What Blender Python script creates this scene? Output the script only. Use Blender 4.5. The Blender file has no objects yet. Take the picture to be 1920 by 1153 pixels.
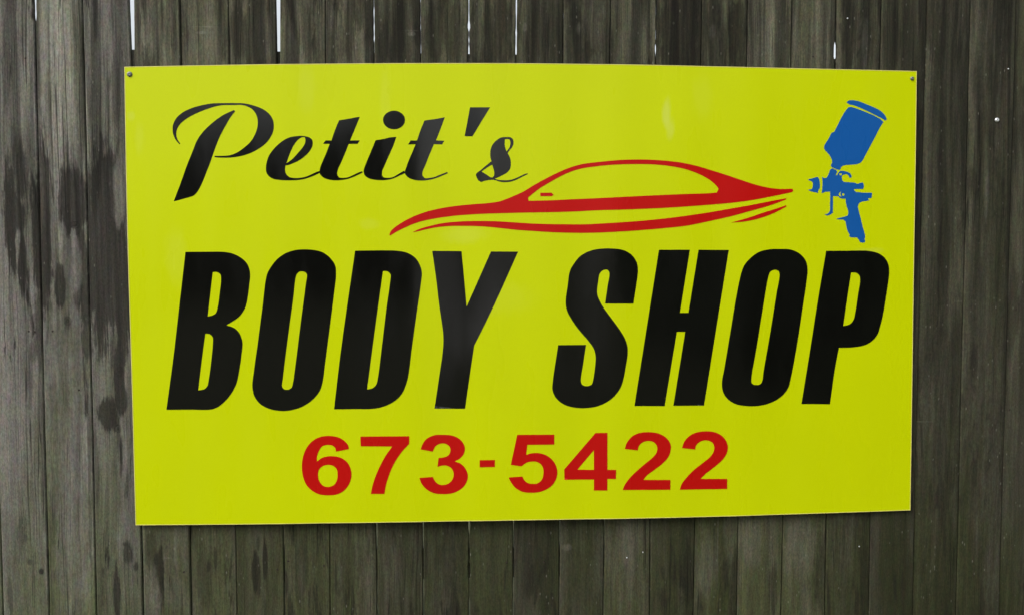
import bpy, bmesh, math, random
from mathutils import Vector, Matrix
from mathutils.geometry import tessellate_polygon

scene = bpy.context.scene
COL = scene.collection
rng = random.Random(7)

# ------------------------------------------------------------------ measured layout (metres; graphics in mm on the sign)
CAM_LOC=(0.0, -3.06794, 1.45137)
CAM_AXES=((0.99838, -0.056871, 0.001836), (0.001284, 0.054781, 0.998498), (0.056886, 0.996877, -0.054765))
SIGN_AT=(-0.9735,-0.0130,0.6200)
PANEL=[[-5.0,1378.6,1],[382.5,1388.7,0],[761.8,1395.8,0],[1145.3,1400.2,0],[1534.5,1400.9,0],[1931.1,1397.9,0],[2403.5,1395.0,1],[2406.5,1138.8,0],[2409.3,781.8,0],[2413.2,420.3,0],[2416.8,18.0,1],[2056.7,13.0,0],[1681.7,8.5,0],[1147.9,7.2,0],[624.5,4.9,0],[317.3,3.6,0],[2.2,3.4,1],[-0.9,433.9,0],[-4.7,779.7,0],[-6.1,1121.0,0]]
SIGN_SCREWS=[[0.0102,1.3568],[2.3887,1.3718]]
EDGES=[[-1.3825,-1.3769],[-1.2413,-1.241],[-1.1008,-1.0979],[-0.9596,-0.9574],[-0.8176,-0.8128],[-0.6749,-0.6739],[-0.5298,-0.5294],[-0.3871,-0.3874],[-0.2437,-0.243],[-0.1027,-0.0995],[0.0423,0.0431],[0.1865,0.1815],[0.3314,0.3273],[0.4755,0.4672],[0.6154,0.6128],[0.7576,0.7542],[0.899,0.8928],[1.0394,1.0373],[1.1788,1.1791],[1.3206,1.3217],[1.4632,1.4649],[1.6065,1.6107],[1.7523,1.7537]]
STAINS_AND_SHADE=[[-1.2492,0.9236,0.0079,0.2675,0.45],[-1.1107,0.759,0.0063,0.349,0.45],[-1.222,0.5961,0.0063,0.1584,0.35],[-0.8773,2.1065,0.0219,0.0937,0.35],[-0.8072,2.0917,0.0125,0.094,0.5],[-0.6924,2.1091,0.0126,0.0944,0.45],[-0.6186,2.0944,0.0095,0.0946,0.5],[-0.4445,2.1126,0.0159,0.0794,0.4],[-0.3414,2.0824,0.0128,0.0638,0.5],[-0.2614,2.1152,0.016,0.0959,0.5],[-0.2135,2.0841,0.016,0.0641,0.6],[-0.0045,2.1189,0.0355,0.0968,0.6],[0.1168,2.1206,0.0324,0.0972,0.55],[0.4677,2.0773,0.0197,0.0822,0.5],[0.3037,2.1233,0.0228,0.1142,0.55],[0.5681,1.9006,0.0132,0.0993,0.5],[0.7147,2.1291,0.0365,0.1326,1.0],[0.8053,2.1789,0.0166,0.0664,0.5],[0.8809,2.1315,0.015,0.1,0.7],[1.0282,2.1173,0.0101,0.1174,0.7],[1.165,2.1681,0.0168,0.101,0.5],[1.2162,2.1363,0.0236,0.1181,0.6],[1.3519,2.1218,0.0305,0.1187,0.6],[1.5045,2.1404,0.0307,0.1194,0.5],[1.6822,1.9118,0.0207,0.1551,0.45],[1.5844,1.0714,0.0174,0.2091,0.4],[-1.1259,2.1029,0.0155,0.0619,0.3],[-1.1168,1.8048,0.0124,0.14,0.5],[-1.0124,1.9634,0.0218,0.1402,0.45],[-0.9767,1.7902,0.0125,0.1095,0.5],[-1.2723,1.7877,0.0124,0.1083,0.4],[-1.3044,1.7402,0.0139,0.0928,0.6],[-1.0381,1.4554,0.0628,0.267,0.8],[-1.0652,1.2788,0.0315,0.1417,0.8],[-1.0909,0.7916,0.0095,0.1269,0.5],[-0.7767,0.4566,0.0226,0.0969,0.4],[-0.3287,0.4826,0.0328,0.0985,0.3],[-0.4843,0.4684,0.0261,0.098,0.35],[-0.0233,0.4946,0.0266,0.0996,0.35],[0.2435,0.4733,0.0302,0.1006,0.35],[1.1648,0.4238,0.0208,0.1215,0.6],[1.3044,0.4041,0.0174,0.1221,0.5],[1.0097,0.3919,0.0138,0.0863,0.5],[0.88,0.4286,0.012,0.1031,0.5],[0.7345,0.4311,0.0171,0.1025,0.5],[-1.3242,1.5661,0.0186,0.1783,1],[-1.2924,1.4071,0.014,0.0903,1],[-1.2965,1.5583,0.0248,0.0528,0.9],[-1.2901,1.6929,0.0186,0.1084,0.8],[-1.2688,1.1585,0.011,0.0407,0.5],[-1.3534,0.4002,0.0079,0.0633,0.5],[-1.2318,1.5347,0.0311,0.2569,0.95],[-1.1398,1.6066,0.0437,0.1061,1],[-1.1862,1.3464,0.0188,0.0657,1.1],[-1.1154,1.3592,0.0157,0.1804,0.85],[-1.2486,1.2148,0.0094,0.1252,0.7],[-1.1144,1.1821,0.011,0.0787,0.7],[-1.1651,1.2371,0.0094,0.0251,0.5],[-1.1822,1.1743,0.0063,0.022,0.6],[-1.1321,1.311,0.0188,0.0345,0.6],[-1.0491,1.4554,0.0691,0.314,1],[-1.0075,1.327,0.0378,0.1892,1],[-1.0151,1.1008,0.019,0.1108,1],[-1.0511,0.9579,0.0301,0.057,1.0],[-1.012,1.0114,0.0174,0.0634,1],[-1.0365,0.4078,0.0112,0.0961,1],[-1.0004,0.535,0.0144,0.0352,0.7],[-1.2612,0.4796,0.0063,0.0079,0.9],[-1.2937,0.5115,0.0095,0.0111,0.6],[-1.217,0.469,0.0127,0.0191,0.7],[-0.9756,0.4898,0.0064,0.0128,0.8],[-1.0405,1.7263,0.0156,0.0219,1.0],[-1.0063,0.5599,0.0096,0.008,0.8],[-1.0314,1.1576,0.0158,0.079,0.6],[-0.9104,0.4588,0.0193,0.09,1],[-0.9016,0.4087,0.008,0.0644,0.8],[-0.9282,0.5422,0.0192,0.0641,0.5],[-0.7601,0.4863,0.0065,0.0226,0.8],[-0.7371,0.5143,0.0065,0.0356,0.6],[-0.7055,0.4637,0.0049,0.0356,0.5],[-0.6146,0.4706,0.0146,0.0617,1],[-0.5866,0.5035,0.0081,0.078,0.9],[-0.6071,0.5539,0.0049,0.0227,0.6],[-1.063,2.1506,0.0093,0.093,0.6],[-0.6451,2.1176,0.0252,0.0945,0.7],[-0.3173,2.0986,0.016,0.0877,0.6],[-0.317,2.1461,0.008,0.0797,0.6],[-0.1653,2.1166,0.0144,0.1123,0.7],[-0.0609,2.1181,0.0322,0.0966,0.6],[0.3692,2.1081,0.0295,0.0982,0.6],[0.4022,2.0603,0.0197,0.0328,0.7],[0.675,2.1285,0.0496,0.1324,1.0],[0.8561,2.1149,0.0233,0.1,0.9],[0.8233,2.0821,0.0133,0.0666,0.6],[0.2548,2.1226,0.0326,0.0977,0.5],[1.2676,2.1043,0.0203,0.1015,0.5],[1.4036,2.0898,0.0238,0.119,0.5],[-1.1064,1.9309,0.0093,0.2174,0.5],[-1.0865,1.9154,0.0078,0.0933,0.45],[-1.2373,1.9608,0.0093,0.1853,0.6]]  # stains, plus painted shade strips along cupped edges of lower right boards
KNOTS=[[-1.0169,1.0894,0.0142,0.0158],[-1.0327,1.7263,0.0188,0.0235],[-1.0234,0.9169,0.0095,0.0127],[-1.1649,1.2435,0.0126,0.0141],[-1.1383,1.5319,0.0141,0.0125]]
PALE=[[-1.2986,1.9757,0.0339,0.1849,0.6],[-1.1803,2.0865,0.0463,0.1699,0.8],[-1.1469,1.8518,0.028,0.1242,0.6],[-1.0252,2.1043,0.0248,0.1242,0.45],[-0.9004,2.1218,0.025,0.0936,0.4],[-0.729,2.0771,0.0314,0.0786,0.4],[-0.5713,2.095,0.0284,0.079,0.4],[-0.4925,2.0645,0.019,0.0634,0.4],[1.048,2.1339,0.0168,0.1006,0.5],[-0.2617,2.0596,0.016,0.032,0.3],[-1.3327,0.5977,0.0347,0.2209,0.35],[-1.1846,0.4965,0.0445,0.1431,0.5],[-0.8582,0.4079,0.029,0.0645,0.4],[-0.9149,0.3839,0.0161,0.0483,0.5],[-1.0049,1.628,0.0204,0.0878,1],[-1.2018,1.5507,0.0078,0.187,0.6],[-1.1412,1.3993,0.0188,0.0752,0.85],[-1.0199,2.0575,0.0078,0.0855,0.6],[-0.985,2.0109,0.0047,0.1246,0.4],[-0.7553,2.105,0.0188,0.0047,0.8],[-0.7456,2.1225,0.0408,0.0019,0.5],[-0.13,2.1107,0.0112,0.0064,0.9],[-0.1332,2.1202,0.0257,0.0024,0.5],[0.3491,0.5311,0.0151,0.0101,0.6],[-0.8805,0.5165,0.0113,0.0032,0.6],[0.3772,2.1323,0.0082,0.0164,0.5],[0.2141,2.1348,0.0081,0.0146,0.5],[0.7894,2.1302,0.01,0.0199,0.6],[1.2679,2.088,0.0102,0.1015,0.8],[1.1407,2.1189,0.0505,0.1178,0.35],[0.9648,2.1002,0.0535,0.1171,0.3],[0.558,2.1108,0.0494,0.0989,0.3],[-0.3727,2.1453,0.0159,0.0398,0.35],[0.7939,0.4644,0.0428,0.1027,0.35],[0.9384,0.5479,0.0344,0.0859,0.45],[1.0937,0.5284,0.0432,0.1037,0.5],[0.5463,0.5537,0.0339,0.1016,0.4],[1.6726,1.6453,0.0087,0.0865,0.5],[0.8268,0.5667,0.0014,0.1026,0.5],[0.6681,2.1526,0.0036,0.0036,0.5],[-1.3322,1.2471,0.0156,0.0936,0.6],[-1.2858,1.2309,0.0156,0.0781,0.6],[-1.1944,1.1178,0.0393,0.0786,0.5],[-1.1946,0.7599,0.0443,0.174,0.35],[-1.3266,0.843,0.022,0.1885,0.4],[-0.9224,0.4174,0.0129,0.0804,0.5],[-0.8557,0.5577,0.0064,0.0723,0.5],[1.4666,0.9186,0.0522,0.0021,0.5],[1.5956,1.3004,0.0174,0.0035,0.3]]  # pale scuffs, plus painted highlights on the cupped lower right boards
GLARE=[[1.6181,1.2527,0.013,0.0456,0.55],[1.6284,1.2125,0.013,0.0359,0.4],[0.5315,1.3217,0.0261,0.0652,0.12],[0.7644,1.2841,0.0163,0.0978,0.12],[0.011,1.2345,0.0114,0.0147,0.3],[0.0365,1.1686,0.0147,0.0489,0.15],[1.0005,0.8859,0.0652,0.0261,0.22],[0.7113,0.9172,0.0293,0.0163,0.14],[1.7298,1.3105,0.0326,0.0652,0.08],[1.1141,0.6916,0.0978,0.0489,0.08],[0.1376,0.8198,0.0326,0.0815,0.12],[2.2635,0.84,0.0408,0.0081,0.18]]
NAILS=[[-1.2697,2.0229],[1.1065,2.0581],[1.7305,2.0282],[1.212,2.1753],[-1.2597,0.4763],[-0.5166,0.4991],[-0.4074,0.4839],[0.589,0.5121],[1.1972,0.5407],[0.277,0.4847],[0.1598,0.4849],[-0.8329,0.4725],[-0.5495,0.4745],[0.5383,0.4959],[1.2845,0.5204],[1.4906,1.2752],[1.7793,1.2748],[-1.28,1.2132],[-1.2111,1.2131],[-1.1364,1.0349],[-1.2628,1.2116],[1.7679,0.954]]
BRIGHT_NAILS=[[0.5383,0.4959],[1.2845,0.5204],[1.7305,2.0282],[1.212,2.1753],[0.589,0.5121]]
SPARE_SCREW=[[1.6973,1.8688]]
GRAPHICS=[
["script_letter","black script capital P, swash bowl","black",[[[152.8,1151.6,1],[141.1,1166.6,0],[134.0,1187.6,0],[135.2,1208.7,0],[145.1,1228.3,0],[163.4,1244.9,0],[187.5,1257.1,0],[217.7,1266.3,0],[250.8,1272.5,0],[283.9,1273.9,0],[319.9,1274.2,0],[347.0,1273.2,0],[374.0,1267.4,0],[401.0,1257.0,0],[418.9,1243.6,0],[429.3,1228.6,0],[433.0,1210.5,0],[430.4,1189.4,0],[421.1,1171.2,0],[405.8,1153.0,0],[384.5,1137.8,0],[360.2,1125.6,0],[335.9,1117.9,0],[305.7,1113.2,0],[275.6,1112.4,0],[256.7,1113.8,1],[256.7,1117.5,1],[275.7,1117.6,0],[302.8,1120.1,0],[324.0,1128.4,0],[345.3,1143.6,0],[363.6,1160.3,0],[375.9,1180.0,0],[383.7,1201.2,0],[385.5,1222.3,0],[381.2,1240.3,0],[370.8,1255.3,0],[355.9,1264.2,0],[337.9,1268.6,0],[313.8,1268.2,0],[283.8,1267.9,0],[265.7,1265.1,0],[247.6,1259.9,0],[223.5,1251.3,0],[199.3,1240.7,0],[175.1,1227.0,0],[156.8,1211.8,0],[146.0,1193.7,0],[144.3,1178.7,0],[148.5,1163.7,0],[155.9,1153.2,1]]]],
["script_letter","black script capital P, slanted stem","black",[[[319.6,1250.8,1],[304.3,1230.8,0],[288.9,1205.1,0],[273.5,1176.4,0],[259.5,1143.1,0],[245.4,1103.8,0],[229.7,1064.5,0],[214.1,1028.1,0],[202.3,1008.9,0],[192.5,999.2,0],[177.4,994.0,0],[159.2,989.1,0],[141.1,983.9,0],[133.3,982.3,1],[153.9,1033.9,0],[172.8,1085.4,0],[191.6,1130.7,0],[204.1,1161.0,0],[216.4,1180.0,0],[234.7,1200.3,0],[259.1,1221.5,0],[283.4,1238.2,0],[304.5,1248.8,0],[315.1,1253.4,1]]]],
["script_letter","black script letter e","black",[[[568.4,1074.7,1],[569.1,1068.6,1],[557.7,1063.7,0],[542.5,1057.1,0],[527.3,1051.7,0],[509.1,1047.9,0],[488.0,1046.1,0],[466.8,1046.0,0],[447.2,1047.0,0],[429.0,1050.4,0],[417.0,1057.9,0],[410.3,1067.0,0],[408.2,1078.3,0],[409.1,1091.9,0],[412.3,1105.6,0],[417.7,1119.2,0],[427.0,1132.9,0],[439.2,1146.6,0],[452.9,1158.7,0],[468.1,1168.7,0],[483.2,1174.8,0],[499.8,1177.5,0],[514.9,1178.6,0],[528.5,1176.7,0],[539.0,1173.8,0],[545.8,1167.8,0],[547.9,1158.0,0],[546.3,1147.4,0],[540.9,1136.7,0],[531.0,1124.5,0],[518.8,1113.8,0],[503.6,1103.9,0],[487.0,1096.2,0],[476.3,1092.0,0],[466.5,1090.3,1],[464.9,1081.6,0],[465.6,1071.0,0],[470.0,1061.9,0],[477.5,1055.6,0],[491.0,1053.0,0],[506.2,1053.1,0],[519.8,1055.3,0],[534.9,1060.4,0],[550.1,1067.6,0],[560.8,1072.5,0]],[[468.9,1096.8,1],[473.5,1109.0,0],[478.2,1122.6,0],[484.3,1136.3,0],[492.0,1151.5,0],[499.7,1162.1,0],[508.8,1170.5,0],[517.9,1174.8,0],[523.9,1174.4,0],[526.1,1169.1,0],[525.3,1157.8,0],[520.7,1148.7,0],[511.5,1136.5,0],[500.8,1124.3,0],[488.6,1111.3,0],[478.0,1102.2,0]]]],
["script_letter","black script letter t, first of two","black",[[[626.8,1225.4,1],[665.9,1232.1,0],[679.0,1235.0,0],[688.6,1236.0,1],[675.0,1203.4,0],[659.3,1165.8,1],[688.2,1166.0,1],[681.2,1155.7,1],[655.1,1155.5,1],[642.8,1125.2,0],[631.4,1099.0,0],[621.9,1078.5,0],[619.6,1069.1,0],[620.9,1061.7,0],[625.5,1055.2,0],[636.7,1053.9,0],[649.8,1055.3,0],[664.7,1060.9,0],[681.6,1069.4,0],[694.7,1074.2,1],[696.2,1070.4,1],[683.4,1063.8,0],[668.4,1057.2,0],[649.7,1050.6,0],[631.0,1047.4,0],[610.5,1046.7,0],[591.8,1049.4,0],[577.0,1055.9,0],[568.7,1065.2,0],[567.4,1074.5,0],[569.8,1085.7,0],[577.4,1104.4,0],[586.9,1125.8,0],[598.3,1155.3,1],[578.7,1155.2,1],[586.3,1165.4,1],[603.6,1165.5,1],[613.5,1193.8,0]]]],
["script_letter","black script letter i","black",[[[735.3,1166.7,1],[762.4,1171.5,0],[777.4,1175.5,0],[797.4,1177.3,1],[788.5,1152.1,0],[775.3,1122.2,0],[762.0,1092.3,0],[754.4,1073.6,0],[754.0,1064.2,0],[757.2,1056.8,0],[767.4,1054.6,0],[784.3,1056.5,0],[795.6,1061.6,0],[810.6,1071.1,0],[820.9,1076.7,1],[823.3,1069.3,1],[812.4,1064.5,0],[797.4,1057.0,0],[782.4,1051.3,0],[763.7,1048.0,0],[743.1,1047.7,0],[724.4,1050.1,0],[709.5,1055.6,0],[701.2,1063.9,0],[698.8,1073.3,0],[701.3,1084.5,0],[707.9,1101.3,0],[717.4,1123.7,0],[726.8,1146.2,0]]]],
["letter_dot","black dot over the script i","black",[[[823.8,1227.7,0],[822.6,1220.5,0],[819.3,1213.8,0],[814.0,1208.0,0],[807.2,1203.5,0],[799.2,1200.7,0],[790.7,1199.7,0],[782.2,1200.6,0],[774.3,1203.3,0],[767.5,1207.7,0],[762.3,1213.4,0],[759.0,1220.1,0],[758.0,1227.3,0],[759.1,1234.5,0],[762.4,1241.2,0],[767.7,1247.0,0],[774.5,1251.4,0],[782.5,1254.3,0],[791.0,1255.3,0],[799.5,1254.4,0],[807.4,1251.7,0],[814.2,1247.3,0],[819.4,1241.6,0],[822.7,1234.9,0]]]],
["script_letter","black script letter t, second of two","black",[[[882.0,1226.6,1],[915.3,1231.9,0],[943.0,1237.2,1],[928.6,1198.9,0],[916.2,1167.6,1],[941.2,1167.1,1],[934.5,1155.8,1],[910.1,1156.5,1],[896.7,1125.5,0],[884.9,1095.4,0],[875.5,1072.1,0],[875.5,1062.1,0],[881.5,1055.1,0],[896.5,1055.2,0],[911.6,1058.3,0],[931.6,1066.5,0],[950.1,1073.3,1],[951.7,1069.3,1],[931.6,1061.1,0],[911.5,1053.3,0],[888.1,1048.2,0],[861.4,1047.6,0],[841.4,1051.9,0],[828.1,1060.1,0],[822.5,1070.1,0],[826.5,1085.1,0],[834.9,1108.4,0],[846.7,1135.1,0],[855.1,1156.0,1],[832.5,1154.9,1],[840.2,1166.9,1],[859.1,1167.0,1],[870.2,1198.3,0]]]],
["apostrophe","black tapered apostrophe","black",[[[1018.9,1267.6,1],[1079.1,1267.7,1],[1055.7,1229.7,0],[1026.2,1180.7,1],[1002.5,1181.2,1],[1010.5,1222.8,0]]]],
["script_letter","black script letter s with two small loops","black",[[[1114.3,1178.4,0],[1128.3,1179.3,0],[1140.9,1179.1,0],[1147.9,1173.9,0],[1150.5,1165.6,0],[1149.4,1155.8,0],[1145.9,1148.9,0],[1138.9,1140.5,0],[1132.6,1131.4,1],[1136.8,1123.8,0],[1140.7,1114.1,0],[1142.2,1101.5,0],[1141.4,1089.0,0],[1136.9,1079.2,0],[1128.5,1070.8,0],[1115.8,1064.4,0],[1103.2,1058.1,0],[1093.4,1054.5,1],[1103.2,1050.8,0],[1117.3,1049.8,0],[1131.3,1049.5,0],[1143.9,1051.4,0],[1156.6,1055.7,0],[1167.8,1060.6,0],[1179.1,1066.3,0],[1187.5,1070.1,0],[1193.8,1071.0,1],[1193.1,1068.4,1],[1184.7,1064.2,0],[1173.5,1058.6,0],[1162.2,1052.9,0],[1148.2,1047.2,0],[1134.1,1044.3,0],[1117.3,1044.0,0],[1104.6,1046.3,0],[1094.8,1050.0,0],[1086.4,1050.7,0],[1072.4,1049.6,0],[1061.2,1047.1,0],[1051.4,1044.3,0],[1044.4,1048.0,0],[1038.8,1057.7,0],[1036.7,1067.5,0],[1041.6,1073.1,0],[1050.0,1078.4,1],[1059.8,1087.1,0],[1072.4,1097.6,0],[1083.6,1106.4,1],[1080.8,1116.4,0],[1079.8,1128.9,0],[1081.4,1142.8,0],[1086.3,1155.3,0],[1094.7,1165.8,0],[1104.5,1173.5,0]],[[1123.8,1172.3,1],[1131.1,1173.7,0],[1138.8,1172.1,0],[1140.9,1165.5,0],[1140.0,1154.4,0],[1135.4,1143.9,0],[1129.1,1136.2,1],[1125.8,1144.5,0],[1123.4,1157.0,0]],[[1085.7,1096.3,1],[1089.6,1084.5,0],[1092.3,1073.3,0],[1091.7,1063.6,0],[1087.1,1057.7,1],[1080.8,1058.0,0],[1071.0,1064.6,0],[1053.5,1075.2,1],[1064.0,1083.2,0],[1075.2,1090.6,0]]]],
["block_letter","black slanted block letter B","black",[[[165.9,831.2,1],[226.2,831.8,0],[280.7,831.4,0],[307.9,826.0,0],[335.0,810.9,0],[350.7,792.6,0],[357.2,767.4,0],[354.5,735.2,0],[347.0,684.5,0],[339.9,661.5,0],[323.6,638.4,0],[305.2,624.6,0],[284.5,612.6,1],[309.5,602.5,0],[323.0,587.7,0],[331.8,559.9,0],[329.1,527.5,0],[320.6,471.9,0],[311.8,434.7,0],[297.7,406.9,0],[279.1,383.7,0],[260.6,367.5,0],[237.5,357.3,0],[173.4,356.6,0],[101.3,356.4,1],[126.0,523.2,0],[146.8,684.5,0]],[[245.8,770.9,1],[257.2,771.8,0],[268.5,765.0,0],[270.5,748.9,0],[266.3,712.1,0],[259.3,666.1,0],[253.1,647.7,0],[243.9,642.2,0],[228.8,638.5,1],[237.1,702.9,0]],[[221.2,586.8,1],[234.0,585.4,0],[243.0,576.2,0],[243.1,555.4,0],[237.3,499.9,0],[229.7,448.9,0],[224.8,428.0,0],[215.5,418.7,0],[197.2,415.1,1],[208.5,499.9,0]]]],
["block_letter","black slanted block letter O in the first word","black",[[[499.3,838.3,0],[544.8,838.4,0],[576.7,829.7,0],[599.4,811.3,0],[612.1,790.6,0],[614.2,763.0,0],[607.8,707.6,0],[595.5,615.1,0],[580.9,508.3,0],[571.1,438.5,0],[564.0,415.2,0],[545.3,389.6,0],[517.6,368.7,0],[485.3,355.9,0],[448.6,351.4,0],[411.8,357.6,0],[384.4,371.7,0],[366.3,395.0,0],[359.8,425.3,0],[365.0,471.8,0],[377.4,555.2,0],[392.4,661.5,0],[407.3,762.8,0],[419.0,785.8,0],[439.8,811.1,0],[467.3,829.5,0]],[[496.3,765.2,0],[503.2,772.1,0],[519.1,772.6,0],[526.8,765.2,0],[523.3,735.3,0],[508.6,629.1,0],[491.3,499.3,0],[481.5,434.3,0],[477.7,422.6,0],[469.9,416.6,0],[456.1,417.2,0],[449.3,425.1,0],[451.9,453.0,0],[469.3,582.9,0],[484.1,684.6,0]]]],
["block_letter","black slanted block letter D","black",[[[672.1,835.9,1],[736.2,836.9,0],[796.0,836.1,0],[828.1,830.2,0],[851.1,816.3,0],[865.8,795.6,0],[872.6,770.2,0],[869.3,735.4,0],[855.1,638.0,0],[840.9,535.6,0],[830.4,456.3,0],[824.3,432.9,0],[812.6,404.9,0],[793.9,383.9,0],[766.0,367.6,0],[728.9,357.5,0],[668.8,356.4,0],[605.0,355.7,1],[623.7,508.2,0],[645.6,661.4,0]],[[755.2,774.7,1],[768.1,774.2,0],[778.2,765.5,0],[777.1,744.7,0],[765.2,661.3,0],[750.8,545.2,0],[737.8,447.3,0],[733.1,430.9,0],[722.4,420.2,0],[705.3,416.1,1],[727.9,582.4,0]]]],
["block_letter","black slanted block letter Y","black",[[[904.2,835.8,1],[992.9,835.1,1],[999.7,763.3,0],[1008.0,667.1,1],[1040.5,740.1,0],[1082.3,834.3,1],[1164.6,834.0,1],[1110.3,712.2,0],[1068.4,623.7,0],[1031.2,549.0,1],[1019.5,469.4,0],[1003.2,355.3,1],[909.9,356.4,1],[924.1,451.1,0],[935.9,535.2,0],[937.3,577.2,0],[924.6,675.1,0],[915.5,754.0,0]]]],
["block_letter","black slanted block letter S","black",[[[1450.3,844.3,0],[1488.0,839.3,0],[1514.1,824.4,0],[1530.0,801.0,0],[1533.5,777.6,0],[1529.1,735.5,0],[1520.2,675.9,1],[1432.7,676.0,1],[1439.4,726.1,0],[1445.2,770.6,0],[1439.0,779.0,0],[1427.3,778.5,0],[1415.6,768.2,0],[1411.1,744.8,0],[1408.1,707.4,0],[1418.6,679.3,0],[1442.4,644.1,0],[1470.9,606.4,0],[1492.5,573.4,0],[1502.2,547.4,0],[1503.8,523.8,0],[1498.0,481.3,0],[1488.9,434.1,0],[1477.2,408.1,0],[1453.7,382.2,0],[1420.7,363.3,0],[1383.0,355.0,0],[1340.4,356.2,0],[1307.2,366.5,0],[1283.4,385.6,0],[1271.5,411.7,0],[1272.4,435.3,0],[1280.6,496.5,0],[1288.9,549.6,1],[1374.7,550.1,1],[1367.0,496.0,0],[1359.8,434.6,0],[1366.0,425.1,0],[1380.2,422.7,0],[1392.9,427.4,0],[1397.5,441.5,0],[1403.4,486.4,0],[1404.6,514.7,0],[1398.3,538.3,0],[1381.7,561.9,0],[1353.2,594.9,0],[1329.5,627.8,0],[1314.3,658.3,0],[1311.3,684.0,0],[1317.2,730.8,0],[1323.1,772.8,0],[1333.3,793.8,0],[1356.7,821.8,0],[1389.4,838.2,0],[1422.2,843.8,0]]]],
["block_letter","black slanted block letter H","black",[[[1598.4,840.4,1],[1694.5,840.6,1],[1665.7,647.8,1],[1692.4,647.7,1],[1721.7,840.7,1],[1816.3,840.4,1],[1745.0,359.6,1],[1648.3,359.6,1],[1683.1,589.2,1],[1656.8,589.3,1],[1621.0,358.9,1],[1526.2,360.2,1]]]],
["block_letter","black slanted block letter O in the second word","black",[[[1942.9,842.6,0],[1972.0,843.6,0],[2010.7,842.2,0],[2040.0,830.0,0],[2059.8,808.7,0],[2066.6,782.7,0],[2064.8,749.5,0],[2052.8,659.2,0],[2037.8,549.6,0],[2017.9,434.9,0],[2011.0,411.0,0],[1989.5,384.8,0],[1955.6,365.9,0],[1921.5,357.7,0],[1887.4,356.6,0],[1848.5,362.2,0],[1821.8,376.8,0],[1805.7,398.4,0],[1800.5,427.0,0],[1808.4,479.4,0],[1826.0,593.4,0],[1843.6,707.0,0],[1857.0,770.8,0],[1866.3,794.4,0],[1890.0,820.3,0],[1913.9,835.4,0]],[[1943.2,761.3,0],[1948.8,774.1,0],[1962.3,779.8,0],[1974.1,775.5,0],[1978.1,766.1,0],[1969.4,706.9,0],[1951.9,588.1,0],[1932.0,464.3,0],[1927.6,433.3,0],[1920.4,423.8,0],[1905.8,423.0,0],[1895.0,427.4,0],[1893.4,440.8,0],[1908.8,540.8,0],[1926.4,659.5,0]]]],
["block_letter","black slanted block letter P","black",[[[2125.0,838.2,1],[2190.9,838.8,0],[2259.5,838.5,0],[2294.2,830.4,0],[2314.3,816.2,0],[2325.7,797.1,0],[2329.2,773.3,0],[2324.0,720.7,0],[2311.1,634.6,0],[2304.3,605.8,0],[2295.0,577.1,0],[2275.7,555.6,0],[2251.2,543.7,0],[2216.9,538.1,0],[2171.7,536.9,1],[2159.4,462.6,0],[2146.7,360.2,1],[2054.8,361.6,1],[2079.6,530.3,0],[2101.1,682.9,0]],[[2206.1,770.9,1],[2221.7,770.4,0],[2232.7,762.8,0],[2235.9,749.4,0],[2230.5,706.5,0],[2222.0,644.4,0],[2216.5,622.9,0],[2205.5,611.0,0],[2184.5,605.3,1],[2194.2,682.7,0]]]],
["digit","red digit 6","red",[[[649.2,233.6,1],[646.6,245.9,0],[634.6,259.9,0],[615.6,270.5,0],[588.1,274.5,0],[560.4,270.8,0],[536.3,256.9,0],[518.9,234.4,0],[509.0,206.4,0],[506.3,178.4,0],[509.5,150.3,0],[519.6,123.8,0],[536.6,106.0,0],[558.9,94.5,0],[586.6,91.5,0],[614.3,94.9,0],[635.2,107.1,0],[649.2,126.4,0],[656.3,149.2,0],[654.7,170.3,0],[646.2,189.7,0],[630.7,203.8,0],[611.7,210.9,0],[587.5,212.1,0],[568.5,207.6,0],[551.9,196.2,1],[552.0,209.5,0],[558.4,228.7,0],[568.8,242.7,0],[584.4,246.8,0],[599.9,244.3,0],[608.5,235.5,0],[610.1,226.0,1]],[[584.6,185.4,0],[599.4,182.9,0],[611.4,172.3,0],[614.1,156.5,0],[611.8,137.1,0],[602.4,123.1,0],[585.0,117.2,0],[569.5,121.5,0],[558.6,135.7,0],[554.9,153.3,0],[557.9,170.9,0],[570.0,182.0,0]]]],
["digit","red digit 7","red",[[[684.1,272.0,1],[832.6,272.1,1],[832.5,248.2,1],[812.6,227.2,0],[791.7,197.4,0],[777.6,169.4,0],[767.1,141.2,0],[760.0,116.6,0],[756.4,94.4,1],[714.8,94.8,1],[720.2,120.5,0],[730.7,152.1,0],[744.8,183.7,0],[762.3,215.2,0],[780.8,240.7,1],[685.3,242.1,1]]]],
["digit","red digit 3","red",[[[867.5,231.0,1],[871.7,244.3,0],[885.6,263.5,0],[910.0,274.5,0],[934.3,275.6,0],[962.2,273.2,0],[983.1,264.3,0],[997.0,250.1,0],[1003.0,232.5,0],[998.8,214.9,0],[986.5,200.8,0],[970.8,192.8,1],[988.3,186.7,0],[1004.0,170.7,0],[1011.6,151.2,0],[1009.2,131.7,0],[996.9,112.3,0],[975.9,98.3,0],[954.9,92.5,0],[934.0,92.0,0],[909.6,94.5,0],[888.7,104.8,0],[871.3,122.7,0],[863.4,142.9,1],[904.5,145.9,1],[909.7,134.5,0],[920.1,123.7,0],[935.8,120.0,0],[953.2,125.1,0],[965.5,139.1,0],[968.3,155.0,0],[962.0,170.9,0],[951.6,178.1,0],[937.6,180.8,0],[918.5,176.8,1],[922.0,203.9,1],[941.2,206.5,0],[953.4,213.4,0],[958.6,227.5,0],[955.2,239.8,0],[944.7,247.0,0],[932.5,248.9,0],[916.9,243.8,0],[909.2,235.1,0],[904.7,223.8,1]]]],
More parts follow.
